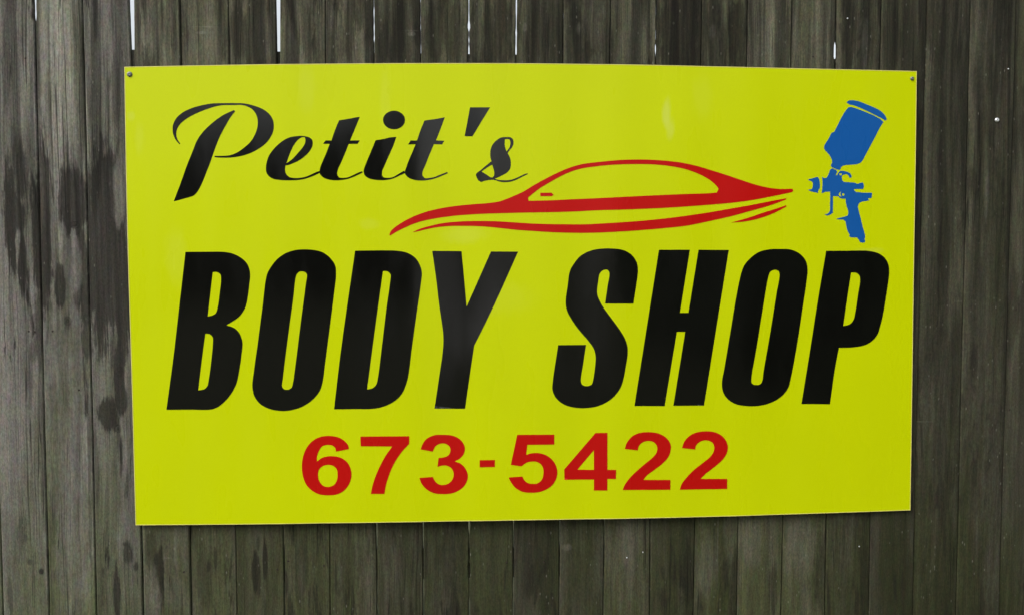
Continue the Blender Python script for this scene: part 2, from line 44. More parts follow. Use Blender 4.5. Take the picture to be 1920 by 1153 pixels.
["hyphen","red hyphen between the digits","red",[[[1047.7,196.3,1],[1094.9,196.6,1],[1094.9,174.7,1],[1048.0,174.4,1]]]],
["digit","red digit 5","red",[[[1163.5,273.7,1],[1277.9,273.4,1],[1278.0,242.3,1],[1194.9,242.3,1],[1191.2,211.6,1],[1208.9,216.4,0],[1231.6,216.2,0],[1254.3,209.1,0],[1273.3,193.6,0],[1284.7,174.4,0],[1287.9,153.4,0],[1283.0,132.5,0],[1269.8,113.6,0],[1247.1,99.7,0],[1224.4,93.9,0],[1201.7,93.4,0],[1179.0,96.7,0],[1156.3,111.1,0],[1141.2,132.2,0],[1137.4,141.8,1],[1179.6,144.3,1],[1186.5,131.7,0],[1197.8,123.2,0],[1211.1,120.8,0],[1226.2,122.5,0],[1239.4,133.0,0],[1244.3,148.2,0],[1244.2,167.3,0],[1237.3,180.7,0],[1224.1,189.2,0],[1209.0,190.5,0],[1192.0,186.9,0],[1176.9,175.6,1],[1143.7,180.9,1]]]],
["digit","red digit 4","red",[[[1405.7,277.2,1],[1442.8,277.7,1],[1443.7,162.1,1],[1470.7,161.8,1],[1470.2,133.5,1],[1443.9,133.8,1],[1443.7,97.4,1],[1401.9,97.6,1],[1401.7,132.1,1],[1310.0,132.4,1],[1309.1,164.5,1]],[[1401.1,223.8,1],[1401.5,162.3,1],[1350.2,163.6,1]]]],
["digit","red digit 2, first of the pair","red",[[[1497.3,226.9,1],[1502.9,244.8,0],[1520.0,265.6,0],[1542.9,276.0,0],[1573.6,278.3,0],[1604.3,273.3,0],[1627.5,259.7,0],[1641.1,239.3,0],[1641.3,220.1,0],[1633.9,199.1,0],[1616.8,180.1,0],[1590.1,159.3,0],[1567.2,142.4,0],[1556.9,129.1,1],[1641.9,128.0,1],[1641.9,96.8,1],[1491.8,98.3,1],[1498.2,114.7,0],[1513.4,135.6,0],[1536.3,158.2,0],[1563.0,180.8,0],[1585.8,199.7,0],[1597.2,214.9,0],[1599.0,230.2,0],[1593.1,242.5,0],[1581.5,249.5,0],[1566.2,250.4,0],[1550.9,245.3,0],[1541.3,234.7,0],[1537.6,221.4,1]]]],
["digit","red digit 2, last of the pair","red",[[[1677.1,227.4,1],[1683.4,246.5,0],[1700.6,265.4,0],[1723.7,275.9,0],[1754.5,279.0,0],[1785.5,274.1,0],[1808.8,258.5,0],[1820.7,237.3,0],[1821.7,220.0,0],[1813.5,198.9,0],[1794.5,177.9,0],[1767.7,156.9,0],[1748.5,141.8,0],[1737.1,129.6,1],[1821.4,128.6,1],[1821.5,96.9,1],[1671.6,96.7,1],[1677.2,114.0,0],[1694.4,136.8,0],[1717.3,159.6,0],[1744.2,180.4,0],[1767.2,199.3,0],[1777.8,216.5,0],[1779.1,230.0,0],[1773.6,242.7,0],[1760.7,249.4,0],[1745.2,250.3,0],[1729.8,244.0,0],[1721.1,233.7,0],[1718.5,222.2,1]]]],
["car_emblem","red swooping car silhouette with window opening","red",[[[775.2,882.9,1],[779.3,894.7,0],[796.1,909.8,0],[819.5,924.9,0],[849.7,940.1,0],[883.2,952.6,0],[926.7,963.8,0],[977.1,971.8,0],[1027.5,977.0,0],[1078.0,981.2,0],[1111.7,987.0,0],[1145.4,1000.0,0],[1179.2,1015.2,0],[1212.9,1035.6,0],[1246.7,1054.2,0],[1283.9,1072.9,0],[1324.6,1090.0,0],[1362.0,1100.4,0],[1407.5,1106.4,0],[1441.4,1109.9,0],[1482.3,1113.5,0],[1526.8,1114.9,0],[1571.5,1114.7,0],[1619.6,1111.7,0],[1667.9,1106.3,0],[1709.5,1097.9,0],[1754.7,1085.4,0],[1799.8,1072.1,0],[1845.0,1057.4,0],[1890.5,1043.1,0],[1932.8,1033.2,0],[1975.1,1028.4,0],[2013.7,1029.3,1],[2017.3,1024.6,0],[2013.9,1019.1,1],[1978.9,1011.4,0],[1926.3,1000.8,0],[1873.8,991.6,0],[1804.5,983.1,0],[1717.9,975.8,0],[1614.2,968.5,0],[1510.9,963.6,0],[1408.4,960.1,0],[1332.1,956.1,0],[1264.0,953.8,0],[1196.2,952.5,0],[1128.6,950.5,0],[1061.1,948.2,0],[993.9,944.0,0],[926.7,936.0,0],[886.4,928.5,0],[852.9,919.0,0],[819.4,904.8,0],[796.0,893.0,0],[778.5,881.9,1]],[[1196.1,988.1,1],[1195.1,996.9,0],[1206.2,1007.0,0],[1229.9,1025.6,0],[1263.7,1045.9,0],[1297.6,1064.6,0],[1331.5,1079.0,0],[1365.5,1088.0,0],[1407.6,1093.9,0],[1441.5,1097.5,0],[1482.4,1100.1,0],[1526.9,1101.1,0],[1571.6,1100.8,0],[1612.9,1097.8,0],[1647.3,1093.3,0],[1681.9,1085.8,0],[1716.7,1073.6,0],[1744.6,1060.2,0],[1765.6,1045.8,0],[1781.4,1027.2,0],[1776.4,1016.3,1],[1752.1,1014.1,0],[1682.8,1011.3,0],[1613.8,1008.2,0],[1545.0,1004.7,0],[1459.2,999.8,0],[1374.2,995.5,0],[1331.9,993.6,0],[1263.9,989.8,0]]]],
["door_handle_mark","small red door handle mark in the car window","red",[[[1231.6,1012.2,1],[1265.5,1013.0,1],[1273.0,1006.7,1],[1267.2,1002.3,1],[1232.7,1002.1,1]]]],
["speed_stripe","long red curved stripe under the car","red",[[[844.5,892.2,1],[869.6,903.3,0],[899.8,911.8,0],[933.4,919.3,0],[973.7,923.8,0],[1020.8,926.3,0],[1067.9,926.4,0],[1111.7,925.2,0],[1162.5,922.1,0],[1230.2,918.6,0],[1298.2,917.5,0],[1374.6,917.8,0],[1408.7,919.6,0],[1476.9,923.8,0],[1545.7,929.2,0],[1614.6,936.3,0],[1683.6,945.1,0],[1752.9,955.6,0],[1822.0,967.8,0],[1891.5,980.1,0],[1944.0,990.6,0],[1994.9,1000.2,1],[1995.0,996.1,1],[1944.3,977.7,0],[1891.7,963.0,0],[1822.4,944.0,0],[1753.2,928.4,0],[1683.9,914.5,0],[1614.9,906.7,0],[1528.7,899.3,0],[1443.0,893.9,0],[1374.8,891.4,0],[1298.3,892.2,0],[1247.3,894.4,0],[1196.4,897.6,0],[1162.5,899.8,0],[1111.8,905.1,0],[1061.2,909.9,0],[993.8,911.4,0],[946.8,910.3,0],[916.6,906.8,0],[886.4,901.0,0],[859.6,894.2,0]]]],
["speed_stripe","short red stripe below the tail","red",[[[1822.6,924.5,1],[1850.3,932.1,0],[1885.1,942.5,0],[1920.0,954.6,0],[1955.0,965.1,0],[1995.3,979.0,1],[1996.4,974.5,1],[1969.2,960.0,0],[1941.2,947.9,0],[1909.7,937.5,0],[1874.8,929.5,0],[1846.9,926.0,0]]]],
["spray_gun_emblem","blue paint cup lid of the spray gun","blue",[[[2180.8,1295.7,1],[2185.8,1300.7,0],[2203.3,1302.5,0],[2224.0,1298.2,0],[2244.8,1290.5,0],[2269.8,1280.9,0],[2290.8,1270.3,0],[2303.6,1258.6,0],[2310.8,1244.7,1],[2306.1,1241.7,1],[2291.3,1249.4,0],[2268.2,1260.1,0],[2245.2,1270.7,0],[2222.3,1280.3,0],[2203.6,1287.0,0],[2189.2,1289.8,0]]]],
["spray_gun_emblem","blue paint cup of the spray gun","blue",[[[2186.3,1280.5,1],[2195.5,1282.2,1],[2216.2,1276.3,0],[2241.2,1267.3,0],[2270.4,1255.7,0],[2289.3,1246.0,0],[2299.9,1237.0,1],[2287.9,1218.5,0],[2275.9,1194.5,0],[2260.0,1164.4,0],[2244.1,1134.4,0],[2234.1,1116.3,0],[2226.0,1109.3,0],[2213.7,1106.2,0],[2195.1,1104.4,0],[2178.6,1102.9,0],[2168.4,1097.8,0],[2164.1,1087.8,1],[2154.1,1089.7,1],[2138.5,1096.0,1],[2134.3,1100.9,1],[2138.8,1111.5,0],[2135.9,1123.4,0],[2126.4,1137.3,0],[2114.8,1149.1,0],[2111.9,1159.0,0],[2117.5,1171.0,0],[2125.5,1183.0,0],[2135.4,1202.5,1],[2143.6,1205.0,1],[2159.4,1236.9,0],[2173.3,1262.9,0]]]],
["spray_gun_emblem","blue spray gun body with trigger and grip","blue",[[[2139.3,1093.3,1],[2133.2,1089.3,0],[2129.7,1079.1,0],[2124.9,1068.2,1],[2122.5,1064.0,1],[2113.9,1062.8,1],[2107.6,1066.3,1],[2109.3,1045.4,0],[2107.4,1016.0,1],[2119.7,1020.9,1],[2134.3,1021.0,1],[2135.0,962.5,1],[2130.2,955.8,0],[2125.9,952.2,0],[2117.2,951.0,1],[2127.9,947.2,0],[2135.2,950.4,0],[2144.1,955.9,1],[2143.5,1007.5,1],[2160.9,1007.3,1],[2164.7,1002.0,0],[2171.0,1000.0,1],[2183.4,1000.0,1],[2186.3,982.0,0],[2189.4,972.4,0],[2192.8,962.8,0],[2193.6,953.1,0],[2191.8,947.7,1],[2182.6,944.6,0],[2165.3,940.4,0],[2154.8,937.3,1],[2165.4,935.3,0],[2177.8,935.0,0],[2185.4,929.6,1],[2187.5,918.2,0],[2189.6,907.3,0],[2194.8,895.3,0],[2198.9,889.2,1],[2198.5,883.2,1],[2203.8,880.2,1],[2222.5,880.3,1],[2227.6,874.8,0],[2230.2,871.2,1],[2231.5,865.8,1],[2240.3,864.0,0],[2248.4,865.2,1],[2249.2,871.3,1],[2246.3,874.3,1],[2248.9,880.9,0],[2247.2,891.8,0],[2242.5,906.3,0],[2236.4,928.0,0],[2231.0,947.3,0],[2225.6,966.5,0],[2223.5,977.4,0],[2226.5,985.2,0],[2235.1,990.7,0],[2248.7,993.2,0],[2258.7,995.0,1],[2255.5,1001.3,1],[2266.7,1002.6,1],[2268.0,1010.4,0],[2267.6,1018.8,1],[2241.4,1018.7,0],[2216.5,1020.9,1],[2208.9,1027.8,1],[2213.8,1029.9,1],[2238.7,1030.1,1],[2241.1,1034.3,0],[2240.2,1046.3,0],[2237.0,1049.9,1],[2228.3,1049.2,0],[2224.6,1046.2,1],[2217.2,1046.1,1],[2214.6,1049.1,1],[2191.0,1050.8,0],[2177.3,1051.3,1],[2171.7,1056.6,0],[2170.2,1066.2,0],[2172.0,1072.2,1],[2178.1,1074.4,0],[2185.5,1075.3,0],[2191.8,1071.8,0],[2194.4,1064.9,1],[2200.6,1064.6,1],[2201.8,1070.0,0],[2196.6,1078.4,0],[2187.9,1082.5,0],[2175.4,1085.4,0],[2164.2,1085.7,1],[2160.0,1081.1,1],[2155.2,1072.1,1],[2150.9,1073.2,1],[2155.9,1083.5,1],[2150.5,1089.0,1],[2144.9,1090.6,1]],[[2161.7,1077.5,1],[2170.6,1078.2,1],[2169.2,1071.9,1],[2163.3,1072.4,1]],[[2169.3,1022.4,1],[2162.9,1017.6,0],[2161.4,1011.5,0],[2164.6,1007.4,0],[2170.8,1006.4,1],[2168.0,1009.8,0],[2166.4,1014.6,0]],[[2180.3,1012.9,0],[2179.1,1010.0,0],[2176.4,1008.8,0],[2173.5,1009.9,0],[2172.3,1012.8,0],[2173.4,1015.7,0],[2176.2,1016.9,0],[2179.0,1015.7,0]]]],
["spray_gun_emblem","blue air cap of the spray gun","blue",[[[2063.6,1057.6,1],[2068.2,1059.7,1],[2076.8,1061.7,0],[2090.3,1066.2,1],[2095.3,1065.6,1],[2099.1,1057.3,0],[2101.3,1042.9,0],[2100.3,1030.9,0],[2096.1,1024.9,1],[2095.2,1017.1,1],[2083.8,1019.4,0],[2068.9,1023.5,0],[2064.1,1027.1,1],[2075.6,1028.4,1],[2078.0,1033.8,0],[2079.0,1042.8,0],[2078.0,1049.9,0],[2073.3,1053.3,1],[2065.2,1055.8,1]]]],
]

# ------------------------------------------------------------------ camera
cam_data = bpy.data.cameras.new("camera")
cam = bpy.data.objects.new("camera", cam_data)
COL.objects.link(cam)
r_, u_, f_ = (Vector(a) for a in CAM_AXES)
rot = Matrix((r_, u_, -f_)).transposed()
cam.matrix_world = Matrix.Translation(CAM_LOC) @ rot.to_4x4()
cam_data.sensor_width = 36.0
cam_data.lens = 36.0 * 1870 / 1920
cam_data.clip_start = 0.05
cam_data.clip_end = 2000.0
scene.camera = cam

# ------------------------------------------------------------------ overcast daylight
SUN_DIR = Vector((-0.62, -0.50, 0.80)).normalized()      # towards the sun: upper left, in front of the fence
SUN_EL = math.asin(SUN_DIR.z)
SUN_AZ = math.atan2(SUN_DIR.x, SUN_DIR.y)
world = bpy.data.worlds.new("World")
scene.world = world
world.use_nodes = True
wn = world.node_tree
wn.nodes.clear()
sky = wn.nodes.new("ShaderNodeTexSky")
sky.sky_type = 'NISHITA'
sky.sun_disc = False
sky.sun_elevation = SUN_EL
sky.sun_rotation = SUN_AZ
sky.dust_density = 4.0
sky.air_density = 1.2
hs = wn.nodes.new("ShaderNodeHueSaturation")
hs.inputs["Saturation"].default_value = 0.30              # cloud veil: nearly white sky
bg = wn.nodes.new("ShaderNodeBackground")
bg.inputs["Strength"].default_value = 0.15
wo = wn.nodes.new("ShaderNodeOutputWorld")
wn.links.new(sky.outputs[0], hs.inputs["Color"])
wn.links.new(hs.outputs[0], bg.inputs[0])
wn.links.new(bg.outputs[0], wo.inputs[0])

sun_data = bpy.data.lights.new("sun", 'SUN')
sun_data.energy = 0.7
sun_data.angle = math.radians(40)
sun_data.color = (1.0, 0.97, 0.92)
sun = bpy.data.objects.new("sun", sun_data)
sun.rotation_euler = SUN_DIR.to_track_quat('Z', 'Y').to_euler()
sun.location = (-4, -4, 6)
COL.objects.link(sun)

vs = scene.view_settings
scene.display_settings.display_device = 'sRGB'
vs.view_transform = 'Standard'
vs.look = 'None'
vs.exposure = 0.62
vs.gamma = 1.0
vs.use_curve_mapping = False


# ------------------------------------------------------------------ node helpers
class Nodes:
    def __init__(self, name):
        self.mat = bpy.data.materials.new(name)
        self.mat.use_nodes = True
        self.nt = self.mat.node_tree
        self.nt.nodes.clear()
        self.out = self.nt.nodes.new("ShaderNodeOutputMaterial")
        self.bsdf = self.nt.nodes.new("ShaderNodeBsdfPrincipled")
        self.nt.links.new(self.bsdf.outputs[0], self.out.inputs[0])

    def set(self, sock, val):
        if hasattr(val, "is_output"):
            self.nt.links.new(val, sock)
        elif isinstance(val, (tuple, list)) and len(val) == 3 and sock.type == 'RGBA':
            sock.default_value = (*val, 1.0)
        else:
            sock.default_value = val

    def math(self, op, a, b=0.0, clamp=False):
        n = self.nt.nodes.new("ShaderNodeMath")
        n.operation = op
        n.use_clamp = clamp
        self.set(n.inputs[0], a)
        self.set(n.inputs[1], b)
        return n.outputs[0]

    def vmath(self, op, a, b):
        n = self.nt.nodes.new("ShaderNodeVectorMath")
        n.operation = op
        self.set(n.inputs[0], a)
        self.set(n.inputs[1], b)
        return n.outputs["Value"] if op in ('LENGTH', 'DOT_PRODUCT') else n.outputs[0]

    def noise(self, vec, scale, detail=3.0, rough=0.55, dist=0.0, color=False):
        n = self.nt.nodes.new("ShaderNodeTexNoise")
        v = self.vmath('MULTIPLY', vec, scale)
        self.set(n.inputs["Vector"], v)
        n.inputs["Scale"].default_value = 1.0
        n.inputs["Detail"].default_value = detail
        n.inputs["Roughness"].default_value = rough
        n.inputs["Distortion"].default_value = dist
        return n.outputs["Color" if color else "Fac"]

    def smooth(self, val, lo, hi, tmin=0.0, tmax=1.0):
        n = self.nt.nodes.new("ShaderNodeMapRange")
        n.interpolation_type = 'SMOOTHSTEP'
        self.set(n.inputs[0], val)
        for k, x in zip((1, 2, 3, 4), (lo, hi, tmin, tmax)):
            n.inputs[k].default_value = x
        return n.outputs[0]

    def mix(self, fac, a, b, mode='MIX'):
        n = self.nt.nodes.new("ShaderNodeMix")
        n.data_type = 'RGBA'
        n.blend_type = mode
        self.set(n.inputs[0], fac)
        self.set(n.inputs[6], a)
        self.set(n.inputs[7], b)
        return n.outputs[2]

    def coord(self, which="Object"):
        return self.nt.nodes.new("ShaderNodeTexCoord").outputs[which]

    def bump(self, height, strength, distance):
        n = self.nt.nodes.new("ShaderNodeBump")
        n.inputs["Strength"].default_value = strength
        n.inputs["Distance"].default_value = distance
        self.set(n.inputs["Height"], height)
        self.nt.links.new(n.outputs[0], self.bsdf.inputs["Normal"])


def wood_material(light, dark, blotch_at, blotch_amt, green, seed, stains_and_shade, knots, pale, fine=1.0):
    """Weathered board; stains or painted shade, knots and pale scuffs or painted highlights are (x, z, rx, rz[, strength]) in the board's own coordinates."""
    n = Nodes("weathered_wood")
    p = n.coord()
    v = n.vmath('ADD', p, (seed * 3.17, seed * 1.7, seed * 7.3))
    bend = n.vmath('MULTIPLY', n.vmath('SUBTRACT', n.noise(v, (5, 2, 1.6), 3, 0.5, color=True), (0.5, 0.5, 0.5)), (0.03, 0, 0.08))
    vb = n.vmath('ADD', v, bend)
    grain = n.noise(vb, (62, 4, 2.6), 7, 0.72, 0.6)
    fibre = n.noise(vb, (300, 8, 11.0), 3, 0.65)
    band = n.noise(vb, (20, 3, 0.7), 3, 0.5, 0.5)
    blotch = n.noise(vb, (17, 2, 2.6), 6, 0.62, 0.8)
    cloud = n.noise(v, (11, 2, 5.0), 5, 0.6)
    wob = n.noise(v, (46, 3, 13), 5, 0.65)
    speck = n.noise(v, (240, 8, 110), 3, 0.7)
    # ground tone: light weathered streaks over darker wood
    tone = n.math('ADD', n.math('ADD', n.math('MULTIPLY', band, 0.5), n.math('MULTIPLY', grain, 0.4)), n.math('MULTIPLY', cloud, 0.4))
    mid = tuple(0.55 * a + 0.45 * b for a, b in zip(light, dark))
    col = n.mix(n.smooth(tone, 0.50, 0.80), mid, light)

    # green algae film
    alg = n.noise(vb, (10, 2, 1.5), 5, 0.65)
    sepz = n.nt.nodes.new("ShaderNodeSeparateXYZ")
    n.nt.links.new(p, sepz.inputs[0])
    damp = n.smooth(sepz.outputs[2], 0.35, 1.25, 1.0, 0.0)       # more algae low down, near the damp ground
    g = n.math('MULTIPLY', n.smooth(n.math('ADD', alg, n.math('MULTIPLY', damp, 0.10)), 0.40, 0.68), n.math('ADD', n.math('MULTIPLY', damp, 0.35), green), clamp=True)
    col = n.mix(g, col, tuple(c * k for c, k in zip(light, (0.44, 0.53, 0.25))))
    def spot(cx, cz, rx, rz, lo=1.24, hi=0.70, w1=1.35, w2=1.9):
        q = n.vmath('MULTIPLY', n.vmath('SUBTRACT', p, (cx, 0, cz)), (1 / rx, 0, 1 / rz))
        d = n.vmath('LENGTH', q, (0, 0, 0))
        d = n.math('ADD', d, n.math('MULTIPLY', n.math('SUBTRACT', wob, 0.5), w1))
        d = n.math('ADD', d, n.math('MULTIPLY', n.math('SUBTRACT', grain, 0.5), w2))
        return n.smooth(d, lo, hi)

    # mildew patches with fairly crisp, streaky borders
    bm_ = n.math('ADD', blotch, n.math('MULTIPLY', n.math('SUBTRACT', grain, 0.5), 0.5))
    patch = n.math('MULTIPLY', n.smooth(bm_, blotch_at, blotch_at + 0.10), blotch_amt)
    for (cx, cz, rx, rz, s) in stains_and_shade:
        small = rx < 0.017 and rz < 0.03
        m = spot(cx, cz, rx, rz, 1.5, 0.4, 2.2, 1.2) if small else (spot(cx, cz, rx, rz, 1.2, 0.82, 1.3, 1.5) if s > 0.94 else spot(cx, cz, rx, rz))
        patch = n.math('MAXIMUM', patch, n.math('MULTIPLY', m, min(s, 0.88)))
    for (cx, cz, rx, rz, s) in pale:
        patch = n.math('MULTIPLY', patch, n.math('SUBTRACT', 1.0, n.math('MULTIPLY', spot(cx, cz, rx, rz, 1.3, 0.6), s)))
    col = n.mix(patch, col, tuple(c * 0.70 for c in dark))
    # reddish brown tannin streaks
    tan = n.noise(n.vmath('ADD', vb, (9, 0, 4)), (34, 3, 1.6), 5, 0.65)
    col = n.mix(n.smooth(tan, 0.54, 0.74, 0, 0.4), col, tuple(c * k for c, k in zip(dark, (1.75, 1.3, 1.1))))
    for (cx, cz, rx, rz, s) in pale:
        col = n.mix(n.math('MULTIPLY', spot(cx, cz, rx, rz, 1.3, 0.5), s * 0.75), col, tuple(0.45 * c + 0.55 * e for c, e in zip(light, (0.150, 0.144, 0.122))))
    knot_h = None
    for (cx, cz, rx, rz) in knots:
        q = n.vmath('MULTIPLY', n.vmath('SUBTRACT', p, (cx, 0, cz)), (1 / rx, 0, 1 / rz))
        d = n.math('ADD', n.vmath('LENGTH', q, (0, 0, 0)), n.math('MULTIPLY', n.math('SUBTRACT', wob, 0.5), 1.1))
        ring = n.math('MULTIPLY', n.math('ADD', n.math('SINE', n.math('MULTIPLY', d, 8.0)), 1.0), 0.5)
        inside = n.smooth(d, 1.2, 0.7)
        col = n.mix(n.math('MULTIPLY', inside, n.math('ADD', n.math('MULTIPLY', ring, 0.45), 0.3)), col, tuple(c * 0.75 for c in dark))
        knot_h = n.math('MULTIPLY', inside, ring)
    # broad weathering streaks, strongest near the rain-washed tops
    topw = n.smooth(sepz.outputs[2], 0.7, 1.95, 0.22, 1.0)
    strk = n.noise(n.vmath('ADD', vb, (17, 0, 31)), (24, 3, 0.75), 5, 0.58, 0.9)
    strk = n.smooth(strk, 0.36, 0.66, -0.60, 0.42)
    gain = n.math('ADD', n.math('MULTIPLY', strk, topw), 1.0)
    cmb = n.nt.nodes.new("ShaderNodeCombineColor")
    for k_ in range(3):
        n.nt.links.new(gain, cmb.inputs[k_])
    col = n.mix(1.0, col, cmb.outputs[0], 'MULTIPLY')
    # fibres, mottling and drying cracks
    col = n.mix(1.0, col, n.mix(fibre, (0.76, 0.76, 0.76), (1.24, 1.24, 1.24)), 'MULTIPLY')
    col = n.mix(1.0, col, n.mix(n.smooth(grain, 0.3, 0.7), (0.80, 0.80, 0.80), (1.18, 1.18, 1.18)), 'MULTIPLY')
    col = n.mix(1.0, col, n.mix(n.smooth(speck, 0.3, 0.7), (0.76, 0.76, 0.76), (1.24, 1.24, 1.24)), 'MULTIPLY')
    tint = n.noise(n.vmath('ADD', v, (3, 0, 8)), (60, 3, 26), 4, 0.7, color=True)
    col = n.mix(0.55, col, n.mix(1.0, col, n.vmath('ADD', n.vmath('MULTIPLY', tint, (1.1, 1.1, 1.1)), (0.45, 0.45, 0.45)), 'MULTIPLY'))
    ck = n.noise(vb, (52, 3, 0.55), 2, 0.5)
    ck2 = n.noise(v, (6, 2, 3.0), 2, 0.5)
    crack = n.math('MULTIPLY', n.smooth(n.math('ABSOLUTE', n.math('SUBTRACT', ck, 0.5)), 0.010, 0.004), n.smooth(ck2, 0.52, 0.62))
    col = n.mix(n.math('MULTIPLY', crack, 0.7), col, tuple(c * 0.4 for c in dark))
    # lichen flecks and splinters
    vo = n.nt.nodes.new("ShaderNodeTexVoronoi")
    n.set(vo.inputs["Vector"], n.vmath('MULTIPLY', v, (150, 10, 60)))
    vo.inputs["Scale"].default_value = 1.0
    sep = n.nt.nodes.new("ShaderNodeSeparateColor")
    n.nt.links.new(vo.outputs["Color"], sep.inputs[0])
    fl = n.math('MULTIPLY', n.smooth(n.math('ADD', vo.outputs["Distance"], n.math('MULTIPLY', n.math('SUBTRACT', speck, 0.5), 0.5)), 0.36, 0.10), n.smooth(sep.outputs[0], 0.94, 1.0))
    col = n.mix(n.math('MULTIPLY', fl, 0.45 * fine), col, (0.23, 0.225, 0.185))
    n.nt.links.new(col, n.bsdf.inputs["Base Color"])
    n.bsdf.inputs["Roughness"].default_value = 0.85
    n.bsdf.inputs["Specular IOR Level"].default_value = 0.2
    h = n.math('ADD', n.math('MULTIPLY', grain, 0.9), n.math('MULTIPLY', fibre, 0.35))
    h = n.math('ADD', h, n.math('MULTIPLY', speck, 0.25))
    h = n.math('SUBTRACT', h, n.math('MULTIPLY', crack, 0.9))
    if knot_h is not None:
        h = n.math('ADD', h, n.math('MULTIPLY', knot_h, 0.5))
    n.bump(h, 0.85, 0.0024)
    return n.mat


def sign_material(name, color, rough, spec, grit=0.05, glare=()):
    n = Nodes(name)
    p = n.coord()
    a = n.noise(p, (420, 420, 420), 2, 0.6)
    b = n.noise(p, (3.0, 3.0, 2.2), 3, 0.5)
    c = n.mix(1.0, color, n.mix(a, tuple([1 - grit] * 3), tuple([1 + grit] * 3)), 'MULTIPLY')
    c = n.mix(1.0, c, n.mix(b, (0.95,) * 3, (1.05,) * 3), 'MULTIPLY')
    for (cx, cz, rx, rz, s) in glare:                      # glare streaks painted into the base colour
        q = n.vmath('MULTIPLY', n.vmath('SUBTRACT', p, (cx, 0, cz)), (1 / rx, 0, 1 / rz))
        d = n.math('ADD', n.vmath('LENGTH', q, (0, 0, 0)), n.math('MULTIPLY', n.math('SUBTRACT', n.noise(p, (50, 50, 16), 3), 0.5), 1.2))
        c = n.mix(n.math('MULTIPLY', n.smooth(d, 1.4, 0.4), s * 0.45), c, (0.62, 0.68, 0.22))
    n.nt.links.new(c, n.bsdf.inputs["Base Color"])
    # faint wipe marks in the gloss
    w = n.noise(p, (9, 9, 2.2), 3, 0.6)
    n.nt.links.new(n.smooth(w, 0.35, 0.7, rough - 0.04, rough + 0.05), n.bsdf.inputs["Roughness"])
    n.bsdf.inputs["Specular IOR Level"].default_value = spec
    n.bump(a, 0.08, 0.0004)
    return n.mat


def plain_material(name, color, rough, metal=0.0, var=0.15, scale=60):
    n = Nodes(name)
    a = n.noise(n.coord(), (scale, scale, scale), 4, 0.6)
    n.nt.links.new(n.mix(1.0, color, n.mix(a, (1 - var,) * 3, (1 + var,) * 3), 'MULTIPLY'), n.bsdf.inputs["Base Color"])
    n.bsdf.inputs["Roughness"].default_value = rough
    n.bsdf.inputs["Metallic"].default_value = metal
    n.bump(a, 0.1, 0.0005)
    return n.mat


def ground_material():
    n = Nodes("dry_lawn")
    p = n.coord()
    a = n.noise(p, (1.2, 1.2, 1), 5, 0.65)
    b = n.noise(p, (60, 60, 10), 4, 0.7)
    c = n.mix(n.smooth(a, 0.4, 0.62), (0.035, 0.05, 0.016), (0.11, 0.105, 0.05))
    c = n.mix(1.0, c, n.mix(b, (0.5,) * 3, (1.5,) * 3), 'MULTIPLY')
    n.nt.links.new(c, n.bsdf.inputs["Base Color"])
    n.bsdf.inputs["Roughness"].default_value = 0.95
    n.bump(b, 0.8, 0.02)
    return n.mat


# ------------------------------------------------------------------ mesh helpers
def link(name, bm, mat, parent=None, smooth=None, loc=(0, 0, 0)):
    me = bpy.data.meshes.new(name)
    bm.normal_update()
    bm.to_mesh(me)
    bm.free()
    if smooth is not None:
        me.polygons.foreach_set("use_smooth", [True] * len(me.polygons))
        me.set_sharp_from_angle(angle=math.radians(smooth))
    me.materials.append(mat)
    o = bpy.data.objects.new(name, me)
    COL.objects.link(o)
    o.parent = parent
    o.location = loc
    return o


def box(bm, x0, x1, y0, y1, z0, z1):
    v = [bm.verts.new((x, y, z)) for x in (x0, x1) for y in (y0, y1) for z in (z0, z1)]
    for f in ((0, 1, 3, 2), (4, 6, 7, 5), (0, 4, 5, 1), (2, 3, 7, 6), (0, 2, 6, 4), (1, 5, 7, 3)):
        bm.faces.new([v[i] for i in f])


def empty(name, loc):
    o = bpy.data.objects.new(name, None)
    o.empty_display_size = 0.2
    o.location = loc
    COL.objects.link(o)
    return o


# ------------------------------------------------------------------ ground
bm = bmesh.new()
S = 700.0
cuts = [-S, -60, -12, 12, 60, S]
gv = [[bm.verts.new((x, y, 0.0)) for x in cuts] for y in cuts]
for j in range(5):
    for i in range(5):
        bm.faces.new((gv[j][i], gv[j][i + 1], gv[j + 1][i + 1], gv[j + 1][i]))
ground = link("ground", bm, ground_material())
ground["kind"] = "structure"

# unseen pale ground strip, added to reflect as sheen in the black letters
bm = bmesh.new()
dv = [(-0.45, -11), (1.5, -11), (4.6, -60), (-2.4, -60)]
bm.faces.new([bm.verts.new((x, y, 0.004)) for x, y in dv][::-1])
bmesh.ops.subdivide_edges(bm, edges=bm.edges[:], cuts=3, use_grid_fill=True)
sheen_reflector = link("sheen_reflector", bm, plain_material("pale_reflector", (0.52, 0.51, 0.49), 0.9, 0.0, 0.3, 8))
sheen_reflector["kind"] = "structure"

# ------------------------------------------------------------------ unseen hedges added to darken the sign's reflections and block sky from the right
def added_leaf_material():
    n = Nodes("added_hedge_leaves")
    a = n.noise(n.coord(), (3, 3, 3), 4, 0.6)
    n.nt.links.new(n.mix(a, (0.025, 0.045, 0.012), (0.075, 0.11, 0.035)), n.bsdf.inputs["Base Color"])
    n.bsdf.inputs["Roughness"].default_value = 0.6
    return n.mat


leaf_mat = added_leaf_material()


